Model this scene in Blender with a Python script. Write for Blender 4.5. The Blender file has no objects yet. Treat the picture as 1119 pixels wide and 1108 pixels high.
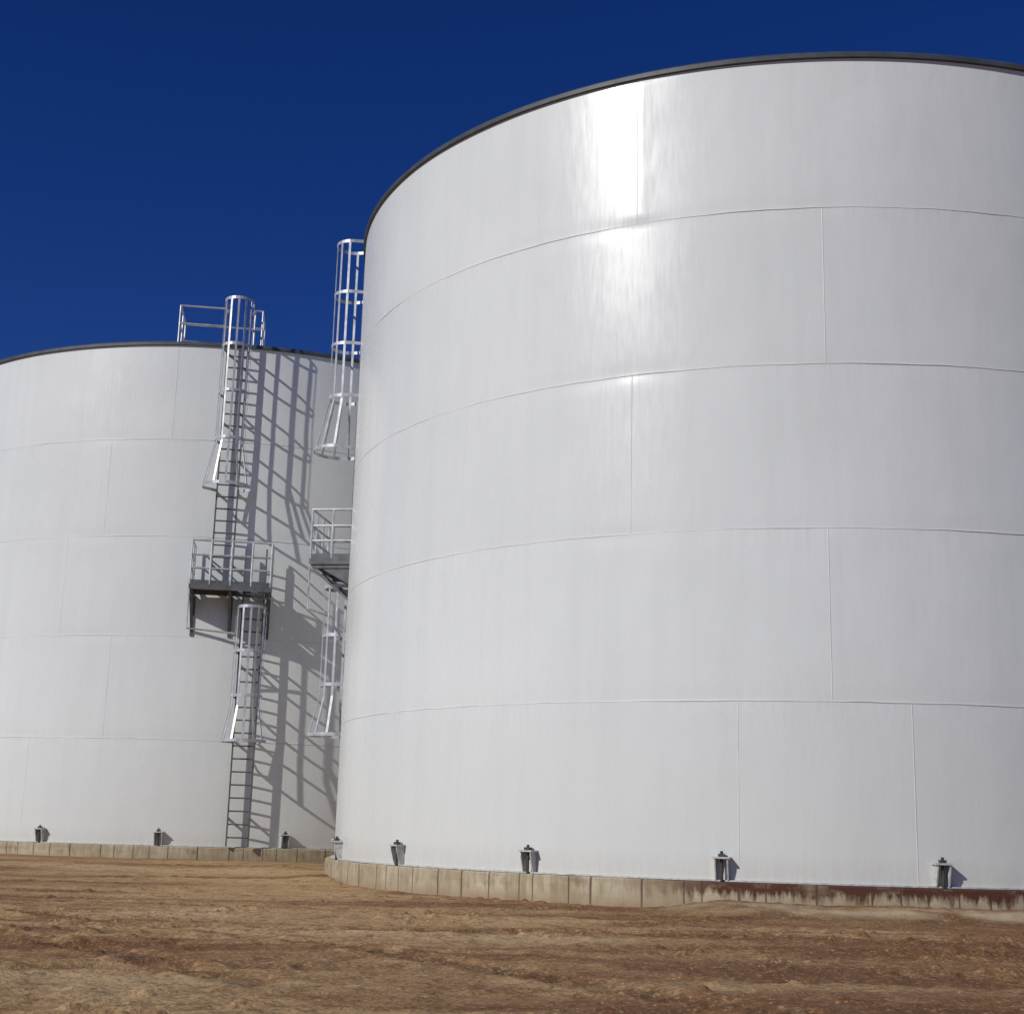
import bpy, math, numpy as np
from mathutils import Matrix, Vector
PI=math.pi
scene=bpy.context.scene
# ------------------------------------------------------------------ helpers
def link(o,parent=None):
    scene.collection.objects.link(o)
    if parent is not None: o.parent=parent
    return o
def empty(name,loc=(0,0,0)):
    e=bpy.data.objects.new(name,None); e.location=loc; e.empty_display_size=.5
    return link(e)
def mesh_obj(name,verts,faces,mat,parent=None,smooth=False,uv=None):
    me=bpy.data.meshes.new(name); me.from_pydata([tuple(v) for v in verts],[],[tuple(f) for f in faces]); me.update()
    if smooth: me.polygons.foreach_set("use_smooth",[True]*len(me.polygons))
    o=bpy.data.objects.new(name,me); me.materials.append(mat); return link(o,parent)
def grid_obj(name,P,mat,parent=None,uv=None,attr=None):
    n,m=P.shape[:2]
    V=P.reshape(-1,3).astype(np.float32)
    i,j=np.meshgrid(np.arange(n-1),np.arange(m-1),indexing='ij')
    a=(i*m+j).ravel(); F=np.stack([a,a+m,a+m+1,a+1],1).astype(np.int32)
    me=bpy.data.meshes.new(name)
    me.vertices.add(len(V)); me.vertices.foreach_set("co",V.ravel())
    me.loops.add(F.size); me.loops.foreach_set("vertex_index",F.ravel())
    me.polygons.add(len(F)); me.polygons.foreach_set("loop_start",np.arange(0,F.size,4,dtype=np.int32)); 
    me.polygons.foreach_set("loop_total",np.full(len(F),4,dtype=np.int32))
    me.polygons.foreach_set("use_smooth",np.ones(len(F),dtype=bool))
    me.update(calc_edges=True)
    if uv is not None:
        l=me.uv_layers.new(name="UVMap"); l.data.foreach_set("uv",uv.reshape(-1,2).astype(np.float32)[F.ravel()].ravel())
    if attr is not None:
        at=me.attributes.new("soil","FLOAT_VECTOR","POINT"); at.data.foreach_set("vector",attr.reshape(-1,3).astype(np.float32).ravel())
    o=bpy.data.objects.new(name,me); me.materials.append(mat); return link(o,parent)
rs=np.random.RandomState(7)
TAB=rs.rand(512,512)
def vnoise(x,y,seed=0):
    x=x+seed*17.3; y=y+seed*31.7
    xi=np.floor(x).astype(int); yi=np.floor(y).astype(int); fx=x-xi; fy=y-yi
    fx=fx*fx*(3-2*fx); fy=fy*fy*(3-2*fy)
    g=lambda a,b:TAB[a%512,b%512]
    return (g(xi,yi)*(1-fx)+g(xi+1,yi)*fx)*(1-fy)+(g(xi,yi+1)*(1-fx)+g(xi+1,yi+1)*fx)*fy-.5
def sstep(a,b,x):
    t=np.clip((x-a)/(b-a),0,1); return t*t*(3-2*t)
class Acc:
    """accumulates parts in local (X along wall, Y out of wall, Z up)"""
    def __init__(s): s.v=[];s.f=[]
    def box(s,x0,x1,y0,y1,z0,z1):
        b=len(s.v); s.v+=[(x0,y0,z0),(x1,y0,z0),(x1,y1,z0),(x0,y1,z0),(x0,y0,z1),(x1,y0,z1),(x1,y1,z1),(x0,y1,z1)]
        s.f+=[tuple(b+k for k in q) for q in ((0,3,2,1),(4,5,6,7),(0,1,5,4),(1,2,6,5),(2,3,7,6),(3,0,4,7))]
    def tube(s,p,q,r,n=8):
        s.poly([p,q],r,n)
    def poly(s,pts,r,n=8,flat=None):
        pts=[Vector(p) for p in pts]; b=len(s.v); N=len(pts)
        for i,p in enumerate(pts):
            a=pts[max(i-1,0)]; c=pts[min(i+1,N-1)]; d=(c-a).normalized()
            if flat: 
                up=Vector(flat[2]); u=(up-d*up.dot(d)).normalized(); w=d.cross(u)
                for (su,sw) in ((-1,-1),(1,-1),(1,1),(-1,1)):
                    s.v.append(tuple(p+u*su*flat[0]/2+w*sw*flat[1]/2))
            else:
                up=Vector((0,0,1)) if abs(d.z)<.9 else Vector((0,1,0)); u=d.cross(up).normalized(); w=d.cross(u)
                for k in range(n):
                    t=2*PI*k/n; s.v.append(tuple(p+u*r*math.cos(t)+w*r*math.sin(t)))
        m=4 if flat else n
        for i in range(N-1):
            for k in range(m):
                k2=(k+1)%m; s.f.append((b+i*m+k,b+i*m+k2,b+(i+1)*m+k2,b+(i+1)*m+k))
        s.f.append(tuple(b+k for k in range(m))[::-1]); s.f.append(tuple(b+(N-1)*m+k for k in range(m)))
    def prism(s,pts,x0,x1):
        b=len(s.v); n=len(pts)
        for x in (x0,x1): s.v+=[(x,p[0],p[1]) for p in pts]
        s.f.append(tuple(b+k for k in range(n))); s.f.append(tuple(b+n+k for k in range(n))[::-1])
        for k in range(n):
            k2=(k+1)%n; s.f.append((b+k,b+n+k,b+n+k2,b+k2))
    def obj(s,name,mat,parent,smooth=False):
        import bmesh
        o=mesh_obj(name,s.v,s.f,mat,parent,smooth)
        bm=bmesh.new(); bm.from_mesh(o.data); bmesh.ops.recalc_face_normals(bm,faces=bm.faces); bm.to_mesh(o.data); bm.free()
        return o
# ------------------------------------------------------------------ materials
class NT:
    def __init__(s,name):
        s.m=bpy.data.materials.new(name); s.m.use_nodes=True; s.t=s.m.node_tree; s.b=s.t.nodes['Principled BSDF']
    def n(s,typ,ins=None,**kw):
        k=s.t.nodes.new(typ)
        for a,b in kw.items(): setattr(k,a,b)
        for a,b in (ins or {}).items():
            if hasattr(b,'is_output') : s.t.links.new(b,k.inputs[a])
            else: k.inputs[a].default_value=b
        return k
    def math(s,op,a,b=0.,c=None,clamp=False):
        d={0:a,1:b}
        if c is not None: d[2]=c
        return s.n('ShaderNodeMath',d,operation=op,use_clamp=clamp).outputs[0]
    def noise(s,vec,scale,detail=4,rough=.55,dist=0.):
        return s.n('ShaderNodeTexNoise',{'Vector':vec,'Scale':scale,'Detail':detail,'Roughness':rough,'Distortion':dist}).outputs['Fac']
    def mapv(s,vec,scale=(1,1,1),loc=(0,0,0),rot=(0,0,0)):
        return s.n('ShaderNodeMapping',{'Vector':vec,'Scale':scale,'Location':loc,'Rotation':rot}).outputs[0]
    def rng(s,v,a,b,c=0.,d=1.):
        return s.n('ShaderNodeMapRange',{'Value':v,1:a,2:b,3:c,4:d}).outputs[0]
    def mix(s,fac,a,b,mode='MIX'):
        k=s.n('ShaderNodeMix',data_type='RGBA',blend_type=mode)
        for i,v in ((0,fac),(6,a),(7,b)):
            if hasattr(v,'is_output'): s.t.links.new(v,k.inputs[i])
            else: k.inputs[i].default_value=v if (i==0 or len(v)==4) else (*v,1)
        return k.outputs[2]
    def bump(s,h,dist,strength=1.,normal=None):
        d={'Height':h,'Distance':dist,'Strength':strength}
        if normal is not None: d['Normal']=normal
        return s.n('ShaderNodeBump',d).outputs[0]
    def set(s,**kw):
        for a,v in kw.items():
            a=a.replace('_',' ')
            if hasattr(v,'is_output'): s.t.links.new(v,s.b.inputs[a])
            else: s.b.inputs[a].default_value=v

def mat_paint():
    k=NT('white_tank_paint')
    uv=k.n('ShaderNodeTexCoord').outputs['UV']
    big=k.noise(k.mapv(uv,(.35,.3,1)),1.0,4,.6)
    streak=k.noise(k.mapv(uv,(2.6,.16,1)),1.0,3,.6)
    fine=k.noise(k.mapv(uv,(16,1.8,1)),1.0,3,.6)
    z=k.n('ShaderNodeSeparateXYZ',{'Vector':uv}).outputs[1]
    c=k.mix(k.rng(big,.3,.7),(.715,.735,.705),(.765,.785,.760))
    c=k.mix(k.rng(streak,.46,.75,0,.20),c,(.57,.585,.55))
    c=k.mix(k.rng(fine,.42,.75,0,.10),c,(.52,.54,.51))
    low=k.rng(z,0.,3.2,1.,0.)
    c=k.mix(k.math('MULTIPLY',low,k.rng(big,.3,.6,.25,.45)),c,(.62,.62,.55))
    low2=k.rng(z,0.,.40,1.,0.)
    c=k.mix(k.math('MULTIPLY',low2,k.math('MULTIPLY',fine,.6)),c,(.45,.38,.29))
    cz=k.math('FLOOR',k.math('DIVIDE',z,2.44))
    wn=k.n('ShaderNodeTexWhiteNoise',{'W':cz},noise_dimensions='1D').outputs[0]
    c=k.mix(k.math('MULTIPLY',wn,.12),c,(.60,.62,.60))
    fz=k.math('FRACT',k.math('DIVIDE',z,2.44))
    run=k.math('MULTIPLY',k.rng(fz,.80,.995,0.,1.),k.rng(fine,.45,.7,0,.14))
    c=k.mix(run,c,(.48,.48,.44))
    n1=k.bump(k.noise(k.mapv(uv,(.9,.55,1)),1.0,2,.5),.014,1.)
    n2=k.bump(fine,.0005,1.,n1)
    k.set(Base_Color=c,Roughness=k.rng(fine,.35,.65,.215,.30),Normal=n2)
    k.b.inputs['Specular IOR Level'].default_value=.6
    return k.m
def mat_simple(name,col,rough=.6,metal=0.,var=.25,scale=8.,bump=.002):
    k=NT(name); o=k.n('ShaderNodeTexCoord').outputs['Object']
    f=k.noise(o,scale,3,.6)
    c=k.mix(k.rng(f,.3,.7),tuple(x*(1-var) for x in col),tuple(min(1,x*(1+var*.5)) for x in col))
    k.set(Base_Color=c,Roughness=rough,Metallic=metal)
    return k.m
def mat_concrete():
    k=NT('ring_wall_concrete'); uv=k.n('ShaderNodeTexCoord').outputs['UV']
    sep=k.n('ShaderNodeSeparateXYZ',{'Vector':uv}); u,z=sep.outputs[0],sep.outputs[1]
    un=k.math('DIVIDE',k.math('ADD',u,k.math('MULTIPLY',k.math('SINE',k.math('MULTIPLY',u,2.3)),.12)),.48)
    cell=k.math('FLOOR',un); fr=k.math('FRACT',un)
    wn=k.n('ShaderNodeTexWhiteNoise',{'W':cell},noise_dimensions='1D').outputs[0]
    edge=k.math('LESS_THAN',k.math('ABSOLUTE',k.math('SUBTRACT',fr,k.math('MULTIPLY_ADD',wn,.5,.25))),.026)
    n1=k.noise(k.mapv(uv,(1.3,2.4,1)),1.,5,.65); n2=k.noise(k.mapv(uv,(11,2.5,1)),1.,4,.6)
    c=k.mix(k.rng(n1,.3,.7),(.38,.315,.20),(.60,.53,.37))
    c=k.mix(k.math('MULTIPLY',wn,.5),c,(.30,.235,.14))
    c=k.mix(k.rng(n2,.40,.70,0,.6),c,(.24,.16,.09))
    c=k.mix(k.math('MULTIPLY',edge,.85),c,(.09,.07,.045))
    top=k.math('ADD',z,k.rng(n2,.3,.7,-.09,.09))
    side=k.math('MULTIPLY',k.rng(u,-6.9,-5.4),k.rng(u,5.,7.,1.,0.))
    amt=k.math('MAXIMUM',k.rng(n1,.54,.66,0,.45),k.math('MULTIPLY',side,k.rng(n1,.34,.48,.45,1.)))
    c=k.mix(k.math('MULTIPLY',k.rng(top,-.22,-.11),amt),c,(.085,.030,.015))
    bot=k.rng(k.math('ADD',z,k.rng(n2,.3,.7,-.08,.08)),-.40,-.22,1.,0.)
    c=k.mix(k.math('MULTIPLY',bot,k.rng(n1,.35,.65,.1,.8)),c,(.24,.13,.065))
    k.set(Base_Color=c,Roughness=.9,Normal=k.bump(n1,.015))
    return k.m
def mat_ground():
    k=NT('bare_dirt'); P=k.n('ShaderNodeTexCoord').outputs['Object']
    at=k.n('ShaderNodeAttribute',attribute_name='soil').outputs['Vector']
    s3=k.n('ShaderNodeSeparateXYZ',{'Vector':at}); red,pale,track=s3.outputs
    band=k.noise(k.mapv(P,(.16,.62,1),rot=(0,0,math.radians(16))),1.,4,.6,.6)
    mid=k.noise(P,4.2,4,.72); fine=k.noise(P,25.,3,.75)
    x=k.n('ShaderNodeSeparateXYZ',{'Vector':P}).outputs[0]
    big=k.noise(k.mapv(P,(.25,.35,1)),1.,2,.5)
    rt=k.math('ADD',k.rng(x,-4.5,4.5,-.18,.18),big)
    c=k.mix(k.rng(rt,.36,.64),(.47,.30,.142),(.26,.135,.062))
    c=k.mix(k.rng(band,.50,.60,0,.85),c,(.185,.086,.038))
    c=k.mix(k.rng(band,.34,.46,.85,0),c,(.56,.395,.205))
    c=k.mix(track,c,(.14,.070,.033))
    c=k.mix(k.rng(mid,.50,.66,0,.6),c,(.15,.076,.035))
    c=k.mix(k.rng(mid,.30,.44,.35,0),c,(.54,.38,.21))
    c=k.mix(k.rng(fine,.37,.50,.55,0),c,(.095,.048,.023))
    c=k.mix(k.rng(fine,.56,.65,0,.5),c,(.62,.47,.28))
    c=k.mix(red,c,(.15,.050,.021))
    c=k.mix(pale,c,(.56,.46,.30))
    h=k.math('MULTIPLY_ADD',mid,.45,k.math('MULTIPLY',fine,.25))
    k.set(Base_Color=c,Roughness=.95,Normal=k.bump(h,.05)); k.b.inputs['Specular IOR Level'].default_value=.12
    return k.m
PAINT=mat_paint()
SEAM=mat_simple('painted_weld_bead',(.69,.70,.68),.4,0.,.16,1.5)
TRIM=mat_simple('dark_roof_edge',(.060,.068,.078),.55,0.,.4,3.)
ROOF=mat_simple('roof_panel',(.45,.46,.47),.5,0.,.15,2.)
GALV=mat_simple('galvanised_steel',(.60,.61,.61),.38,.4,.35,5.)
DGALV=mat_simple('shaded_steel',(.14,.145,.15),.55,.3,.35,5.)  # darker galvanised steel: shade on the ladder rungs is put into the colour
CHW=mat_simple('painted_bracket_steel',(.55,.55,.52),.5,0.,.35,14.)
CHD=mat_simple('rusty_bolt_steel',(.08,.07,.065),.6,.3,.4,30.)
CONC=mat_concrete(); DIRT=mat_ground()

# ------------------------------------------------------------------ tank
R=8.7478; H=12.2; CH=H/5
def ring_bead(verts,faces,z,n,R0,w=.024,hg=.0018):
    b=len(verts); prof=((-w/2,-.007),(-w*.25,hg),(w*.25,hg),(w/2,-.007))
    for i in range(n+1):
        t=-PI+2*PI*i/n; q=.003*math.sin(t*37)+.002*math.sin(t*91)
        for dz,dr in prof: verts.append(((R0+dr)*math.cos(t),(R0+dr)*math.sin(t),z+dz+q))
    for i in range(n):
        for k in range(3):
            a=b+i*4+k; faces.append((a,a+4,a+5,a+1))
def tank(name,C,vseams,cusps,chair0,seed,ring_depth):
    T=empty(name,(C[0],C[1],0))
    nt,nz=840,220
    th=np.linspace(-PI,PI,nt+1); z=np.linspace(0,H,nz+1)
    TH,Z=np.meshgrid(th,z,indexing='ij')
    def dr(TH,Z):
        d=np.zeros_like(TH); per=np.cos(TH)*4+20; per2=np.sin(TH)*4+20
        for k in range(1,5):
            amp=.0045*(1+1.7*vnoise(per*2.6,per2*2.6,seed+k))
            d-=amp*np.exp(-((Z-CH*k)/.16)**2)
        for (t0,k,A) in cusps:
            inc=sstep(CH*k-.05,CH*k+.12,Z)*(1-sstep(CH*(k+1)-.12,CH*(k+1)+.05,Z))
            s=(TH-t0)*R
            d+=A*np.exp(-np.abs(s)/.30)*inc*(1+.5*vnoise(Z*1.6,TH*0+k,seed))
        d+=.008*vnoise(per*1.3+Z*.15,per2*1.3+Z*.8,seed+9)+.0035*vnoise(per*3.2+Z*.6,per2*3.2+Z*1.7,seed+12)
        return d
    RR=R+dr(TH,Z)
    P=np.stack([RR*np.cos(TH),RR*np.sin(TH),Z],-1); UV=np.stack([TH*R+seed*40,Z],-1)
    grid_obj('shell',P,PAINT,T,uv=UV)
    v=[];f=[]
    for k in range(1,5): ring_bead(v,f,CH*k,480,R)
    w=.022
    for t0,k in vseams:
        z0,z1=CH*k+.02,CH*(k+1)-.02; b=len(v); n=24
        for i in range(n+1):
            zz=z0+(z1-z0)*i/n
            r0=R+float(dr(np.array([[t0]]),np.array([[zz]]))[0,0])
            for ds,d_ in ((-w/2,-.004),(-w/4,.003),(w/4,.003),(w/2,-.004)):
                t=t0+ds/R; v.append(((r0+d_)*math.cos(t),(r0+d_)*math.sin(t),zz))
        for i in range(n):
            for q in range(3):
                a=b+i*4+q; f.append((a,a+1,a+5,a+4))
    mesh_obj('weld_seams',v,f,SEAM,T,True)
    def lathe(nm,prof,mat,n=240,smooth=False):
        v=[];f=[];m=len(prof)
        for i in range(n):
            t=2*PI*i/n
            for r_,z_ in prof: v.append((r_*math.cos(t),r_*math.sin(t),z_))
        for i in range(n):
            for k in range(m-1):
                a=i*m+k; b=((i+1)%n)*m+k; f.append((a,b,b+1,a+1))
        return mesh_obj(nm,v,f,mat,T,smooth)
    lathe('roof_edge',[(R-.06,H+.001),(R+.055,H+.001),(R+.055,H+.07),(R+.03,H+.10),(R-.06,H+.10)],TRIM,360)
    lathe('roof',[(R-.055,H+.09),(R*.66,H+.32),(R*.33,H+.55),(.3,H+.72),(0.001,H+.74)],ROOF,120)
    lathe('bottom_plate',[(R-.02,.022),(R+.07,.022),(R+.07,.001)],CHW,360)
    n=19; white=Acc(); dark=Acc()
    for i in range(n):
        t=chair0+2*PI*i/n
        w1=Acc(); w2=Acc()
        for sx in (-1,1):
            w1.prism([(-.01,.024),(-.01,.30),(.155,.30),(.155,.25),(.085,.024)],sx*.085-.009,sx*.085+.009)
        w1.box(-.12,.12,-.01,.175,.3005,.325)
        w2.tube((0,.09,.0),(0,.09,.40),.022); w2.box(-.042,.042,.048,.132,.326,.365)
        for src,dst in ((w1,white),(w2,dark)):
            b=len(dst.v)
            for (x,y,zz) in src.v:
                rr=R+y; dst.v.append((rr*math.cos(t)-x*math.sin(t),rr*math.sin(t)+x*math.cos(t),zz))
            dst.f+=[tuple(b+q for q in ff) for ff in src.f]
    white.obj('anchor_chairs',CHW,T); dark.obj('anchor_bolts',CHD,T)
    n=720; prof=[(R-.4,-.002),(R+.145,-.002),(R+.165,-.022),(R+.168,-.12),(R+.165,-.25),(R+.165,-ring_depth)]
    P=np.zeros((n+1,len(prof),3)); UV=np.zeros((n+1,len(prof),2))
    for i in range(n+1):
        t=-PI+2*PI*i/n
        for k,(r_,z_) in enumerate(prof):
            q=0 if k in (0,) or i in (0,n) else .006*math.sin(t*53+k)*math.sin(t*17)
            P[i,k]=((r_+q)*math.cos(t),(r_+q)*math.sin(t),z_-(abs(q) if k==1 else 0)); UV[i,k]=(t*R+seed*11,z_)
    Wt=empty('concrete_ring_wall',(C[0],C[1],0))
    o=grid_obj('wall',P,CONC,Wt,uv=UV); o.data.polygons.foreach_set("use_smooth",np.zeros(len(o.data.polygons),dtype=bool))
    return T
C1=(5.5397,28.0595); C2=(-8.1986,42.2584)
def extra(k,t0): return [(t,k) for t in (t0+1.9,t0+2.9,t0+3.9)]
vs1=[(-2.010,4),(-1.690,3),(-2.018,2),(-1.693,1),(-1.840,0),(-1.570,0)]
for t0,k in list(vs1)[:5]: vs1+=extra(k,t0)
# ring wall UV u of the first tank: theta*R+11
tank('storage_tank',C1,vs1,[(-2.004,4,.018),(-1.69,3,.006),(-2.018,2,.008),(-1.693,1,.006),(-1.84,0,.005),(-1.57,0,.005)],-2.5274,1,1.2)
vs2=[(-1.60,4),(-1.775,3),(-1.884,2),(-1.724,1),(-1.95,0)]
for t0,k in list(vs2): vs2+=extra(k,t0)
tank('storage_tank',C2,vs2,[(-1.60,4,.006),(-1.775,3,.006),(-1.884,2,.005),(-1.724,1,.005)],-1.8776,3,1.2)

# ------------------------------------------------------------------ caged ladder
def ladder(C,th0,XL,plat,roof):
    px,py=C[0]+R*math.cos(th0),C[1]+R*math.sin(th0)
    E=empty('caged_ladder',(px,py,0)); E.rotation_euler=(0,0,th0-PI/2)   # local Y = outward
    L=Acc(); Cg=Acc(); Pl=Acc(); Rl=Acc()
    sag=lambda x:-(x*x)/(2*R)
    Y0=.21
    def lad(x,z0,z1):
        for s in (-1,1): L.box(x+s*.25-.018,x+s*.25+.018,Y0-.035,Y0+.035,z0,z1)
        z=z0+.2
        while z<z1-.05 and z<12.35:
            L.tube((x-.232,Y0,z),(x+.232,Y0,z),.020,6); z+=.30
        z=z0+.6
        while z<min(z1,12.1):
            for s in (-1,1): L.box(x+s*.25-.02,x+s*.25+.02,sag(x)-.02,Y0-.036,z,z+.05)
            z+=1.8
    def cage(x,z0,z1,flare=.22,fh=1.1):
        rr=.36; cy=Y0+.36
        def hoop(z,e):
            pts=[(x-.268,Y0+.0,z)]
            for i in range(0,15):
                a=PI*(1.08-1.16*i/14); pts.append((x+(rr+e)*math.cos(a),cy+(rr+.02+e)*math.sin(a)+e*.2,z))
            pts.append((x+.268,Y0+.0,z))
            return pts
        def e_at(z): return flare*max(0,1-(z-z0)/fh)
        n=max(2,round((z1-z0)/1.15))
        for i in range(n+1):
            z=z0+(z1-z0)*i/n
            Cg.poly(hoop(z,e_at(z)),0,flat=(.070,.010,(0,0,1)))
        for i in (1,3,5,7,9,11,13):
            a=PI*(1.08-1.16*i/14); zs=[z0,z0+fh,z1]; pts=[]
            for z in zs:
                e=e_at(z); pts.append((x+(rr+e-.006)*math.cos(a),cy+(rr+.014+e)*math.sin(a)+e*.2,z))
            Cg.poly(pts,0,flat=(.050,.010,(-math.sin(a),math.cos(a),0)))
    lad(0,6.0,13.15); cage(0,8.45,13.2)
    lad(XL,0.03,7.05); cage(XL,2.42,5.55,.16,.8)
    x0,x1=plat; y0,y1=.12,1.02; zf=6.0
    Pl.box(x0,x1,y1-.05,y1,zf-.12,zf+.10); Pl.box(x0,x0+.05,y0,y1-.051,zf-.12,zf+.10); Pl.box(x1-.05,x1,y0,y1-.051,zf-.12,zf+.10)
    Pl.box(x0+.051,x1-.051,y0,y0+.04,zf-.12,zf)
    y=y0+.05
    while y<y1-.06:
        hx0,hx1=XL-.38,XL+.38
        if y<.85:
            if hx0-x0>.06: Pl.box(x0+.051,hx0,y,y+.022,zf-.03,zf)
            if x1-hx1>.06: Pl.box(hx1,x1-.051,y,y+.022,zf-.03,zf)
        else: Pl.box(x0+.051,x1-.051,y,y+.022,zf-.03,zf)
        y+=.036
    for x in (x0+.06,(x0+x1)/2,x1-.06):
        Pl.box(x-.03,x+.03,-.02+sag(x),y1-.06,zf-.20,zf-.125)
        Pl.poly([(x,y1-.10,zf-.22),(x,.03+sag(x),zf-.98)],0,flat=(.07,.05,(1,0,0)))
        Pl.box(x-.04,x+.04,sag(x)-.02,.03+sag(x),zf-1.1,zf-.125)
        Pl.prism([(.03+sag(x),zf-.201),(y1-.25,zf-.201),(.03+sag(x),zf-.62)],x-.006,x+.006)
    rr=.025
    for z in (zf+.38,zf+.70,zf+1.05):
        Rl.poly([(x0+.02,y0,z),(x0+.02,y1-.02,z),(x1-.02,y1-.02,z),(x1-.02,y0,z)],rr)
    m=(x0+x1)/2
    for (x,y) in ((x0+.02,y0),(x0+.02,.55),(x0+.02,y1-.02),(m-.48,y1-.02),(m,y1-.02),(m+.48,y1-.02),(x1-.02,y1-.02),(x1-.02,.55),(x1-.02,y0)):
        Rl.tube((x,y,zf+.0),(x,y,zf+1.05),rr)
    s=1 if XL>0 else -1
    xe=x0+.02 if s>0 else x1-.02
    Rl.poly([(xe,y1-.02,zf-.12),(xe,y1-.02,zf-1.05),(XL-s*.36,y1-.25,zf-1.10)],rr)
    ra,rb=roof; zr=H+.10
    for (xa,xb,xs) in ((ra,-.36,ra),(.36,rb,rb)):
        for z in (zr+.48,zr+.95):
            Rl.poly([(xa,-.10,z),(xb,-.10,z)],rr); Rl.poly([(xs,-.10,z),(xs,-1.5,z)],rr)
        for x in sorted({xa,xb}): Rl.tube((x,-.10,zr-.05),(x,-.10,zr+.95),rr)
        for y in (-.8,-1.5): Rl.tube((xs,y,zr-.02),(xs,y,zr+.95),rr)
    Rl.poly([(ra,-1.5,zr+.95),(rb,-1.5,zr+.95)],rr);Rl.poly([(ra,-1.5,zr+.48),(rb,-1.5,zr+.48)],rr)
    for s in (-1,1):
        Rl.poly([(s*.26,Y0,13.12),(s*.33,.0,13.10),(s*.36,-.10,zr+.95)],rr)
    for acc in (L,Cg,Pl,Rl):
        acc.v=[(-x,y,z) for x,y,z in acc.v]
    L.obj('ladder_rungs_and_stringers',DGALV,E); Cg.obj('safety_cage',GALV,E); Pl.obj('rest_platform',DGALV,E); Rl.obj('handrails',GALV,E)
    return E
ladder(C2,-1.432,.80,(-.68,1.22),(-1.5,.55))
ladder(C1,-3.285,-.52,(-1.15,.58),(-.5,1.2))

# ------------------------------------------------------------------ ground (one sheet to the horizon)
def axis(lo,hi,step,far,g=1.16):
    a=list(np.arange(lo,hi+step/2,step)); s=step
    r=[];x=hi
    while x<far: s*=g; x+=s; r.append(x)
    s=step; l=[];x=lo
    while x>-far: s*=g; x-=s; l.append(x)
    return np.array(l[::-1]+a+r)
xs=axis(-8,9,.04,4000.); ys=axis(7,20,.04,4000.)
X,Y=np.meshgrid(xs,ys,indexing='ij')
Zg=-.385+.10*sstep(24,33,Y)
ca,sa=math.cos(.22),math.sin(.22)
U=X*ca+Y*sa; W=-X*sa+Y*ca
near=1-sstep(60,150,np.hypot(X,Y))
D1=np.hypot(X-C1[0],Y-C1[1])-(R+.165); D2=np.hypot(X-C2[0],Y-C2[1])-(R+.165)
flat=sstep(0,1.2,np.minimum(D1,D2))*.8+.2
Zg+=near*flat*(.05*vnoise(X*.35,Y*.35,1)+.026*vnoise(U*.25,W*1.3,2)+.016*vnoise(U*.6,W*3.2,3))
Zg+=near*(.014*vnoise(X*2.3,Y*2.3,4)+.014*vnoise(X*5.3,Y*5.3,5)+.014*vnoise(X*9.3,Y*9.3,6)+.010*vnoise(X*17.3,Y*17.3,7))
cl=vnoise(X*8.1,Y*8.1,21)+.5; Zg+=near*.030*sstep(.80,.93,cl)*(.3+sstep(-.1,.2,vnoise(X*.8,Y*.8,22)))
track=np.zeros_like(X)
for (rx,ry,rr0) in ((2.,-14.,27.2),(2.,-14.,29.0),(-22,40,33.5),(-22,40,35.3),(6,-30,41.3),(6,-30,43.2),(-30,-14,37.0),(-30,-14,38.9)):
    dd=np.abs(np.hypot(X-rx,Y-ry)-rr0); g=np.exp(-(dd/.20)**4)
    br=sstep(-.25,.1,vnoise(X*.3,Y*.3,31+int(rr0)))
    ang=np.arctan2(Y-ry,X-rx)*rr0
    Zg-=near*flat*g*br*(.022+.010*np.sign(np.sin(ang*2*PI/.24)))
    Zg+=near*flat*br*.018*np.exp(-((dd-.28)/.07)**2)
    track=np.maximum(track,g*br*.75*(.6+vnoise(X*3,Y*3,33)))
TH=np.arctan2(Y-C1[1],X-C1[0])
m=sstep(-2.0,-1.84,TH)*(1-sstep(-.9,-.6,TH))
Dc=np.clip(D1,0,None)
Zg+=m*.15*np.exp(-(Dc/.8)**2)*(.90+.45*vnoise(TH*14,TH*0,8))
m2=np.exp(-((TH+2.9)/.12)**2)
Zg+=.10*m2*np.exp(-(np.clip(D1-.2,0,None)/.5)**2)
Zg=np.where((D1<-.25)|(D2<-.25),-.8,Zg)
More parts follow.
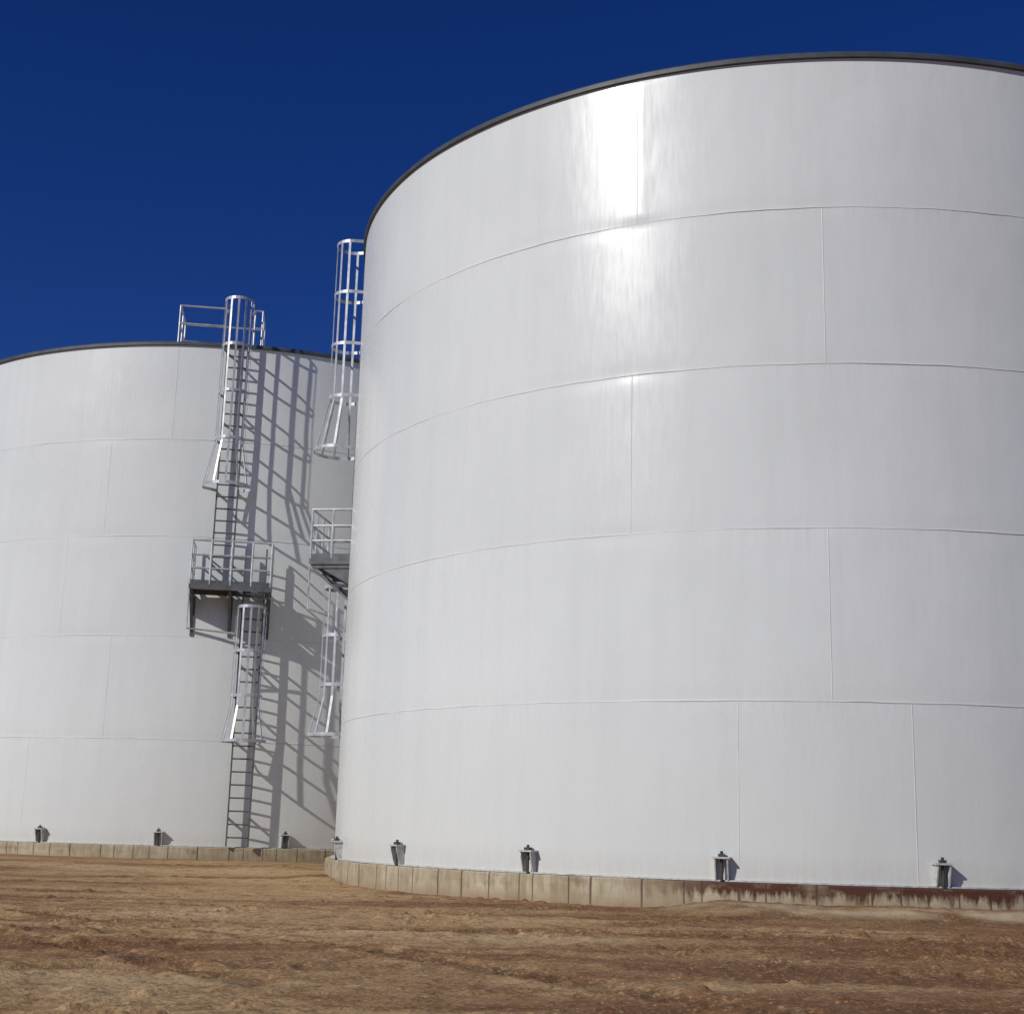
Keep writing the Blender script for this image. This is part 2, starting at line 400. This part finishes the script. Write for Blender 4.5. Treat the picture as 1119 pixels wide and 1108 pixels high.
nz_=vnoise(X*1.7,Y*1.7,41)+vnoise(X*4,Y*4,42)*.6
red=np.clip(m*np.exp(-(Dc/.22)**2)*.8+nz_*.6*m*np.exp(-(Dc/1.)**2),0,1)*.9
pale=np.clip(m*np.exp(-((Dc-.55)/.45)**2)*(.45+1.3*nz_),0,1)*.75
soil=np.stack([red,pale,np.clip(track,0,1)],-1)
grid_obj('ground',np.stack([X,Y,Zg],-1),DIRT,attr=soil)

# ------------------------------------------------------------------ light
az=math.radians(50); el=math.radians(33)
S=Vector((-math.sin(az)*math.cos(el),-math.cos(az)*math.cos(el),math.sin(el)))
sun=bpy.data.lights.new('sun','SUN'); sun.energy=3.05; sun.angle=math.radians(.5); sun.color=(1,.975,.93)
so=bpy.data.objects.new('sun',sun); so.rotation_euler=S.to_track_quat('Z','Y').to_euler(); so.location=(-20,-20,30); link(so)
w=bpy.data.worlds.new("World"); scene.world=w; w.use_nodes=True; nt=w.node_tree
bg=nt.nodes['Background']; sky=nt.nodes.new('ShaderNodeTexSky'); sky.sky_type='NISHITA'; sky.sun_disc=False
sky.sun_elevation=el; sky.sun_rotation=math.radians(180+50); sky.altitude=3000; sky.air_density=1.0; sky.dust_density=0.1; sky.ozone_density=4.
hs=nt.nodes.new('ShaderNodeHueSaturation'); hs.inputs['Hue'].default_value=.524; hs.inputs['Saturation'].default_value=1.28; hs.inputs['Value'].default_value=1.02
nt.links.new(sky.outputs[0],hs.inputs['Color']); nt.links.new(hs.outputs[0],bg.inputs[0]); bg.inputs[1].default_value=.06
# ------------------------------------------------------------------ camera
p,r=.2246,.0264
M=Matrix.Rotation(PI/2+p,4,'X')@Matrix.Rotation(r,4,'Z')
cam=bpy.data.cameras.new('camera'); co=bpy.data.objects.new('camera',cam); link(co)
co.matrix_world=Matrix.Translation((0,0,.6571))@M
cam.sensor_width=36; cam.lens=1533.268/1119*36; cam.shift_y=-2/1119; cam.clip_start=.1; cam.clip_end=9000
scene.camera=co
scene.view_settings.view_transform='Standard'; scene.view_settings.look='None'; scene.view_settings.exposure=0
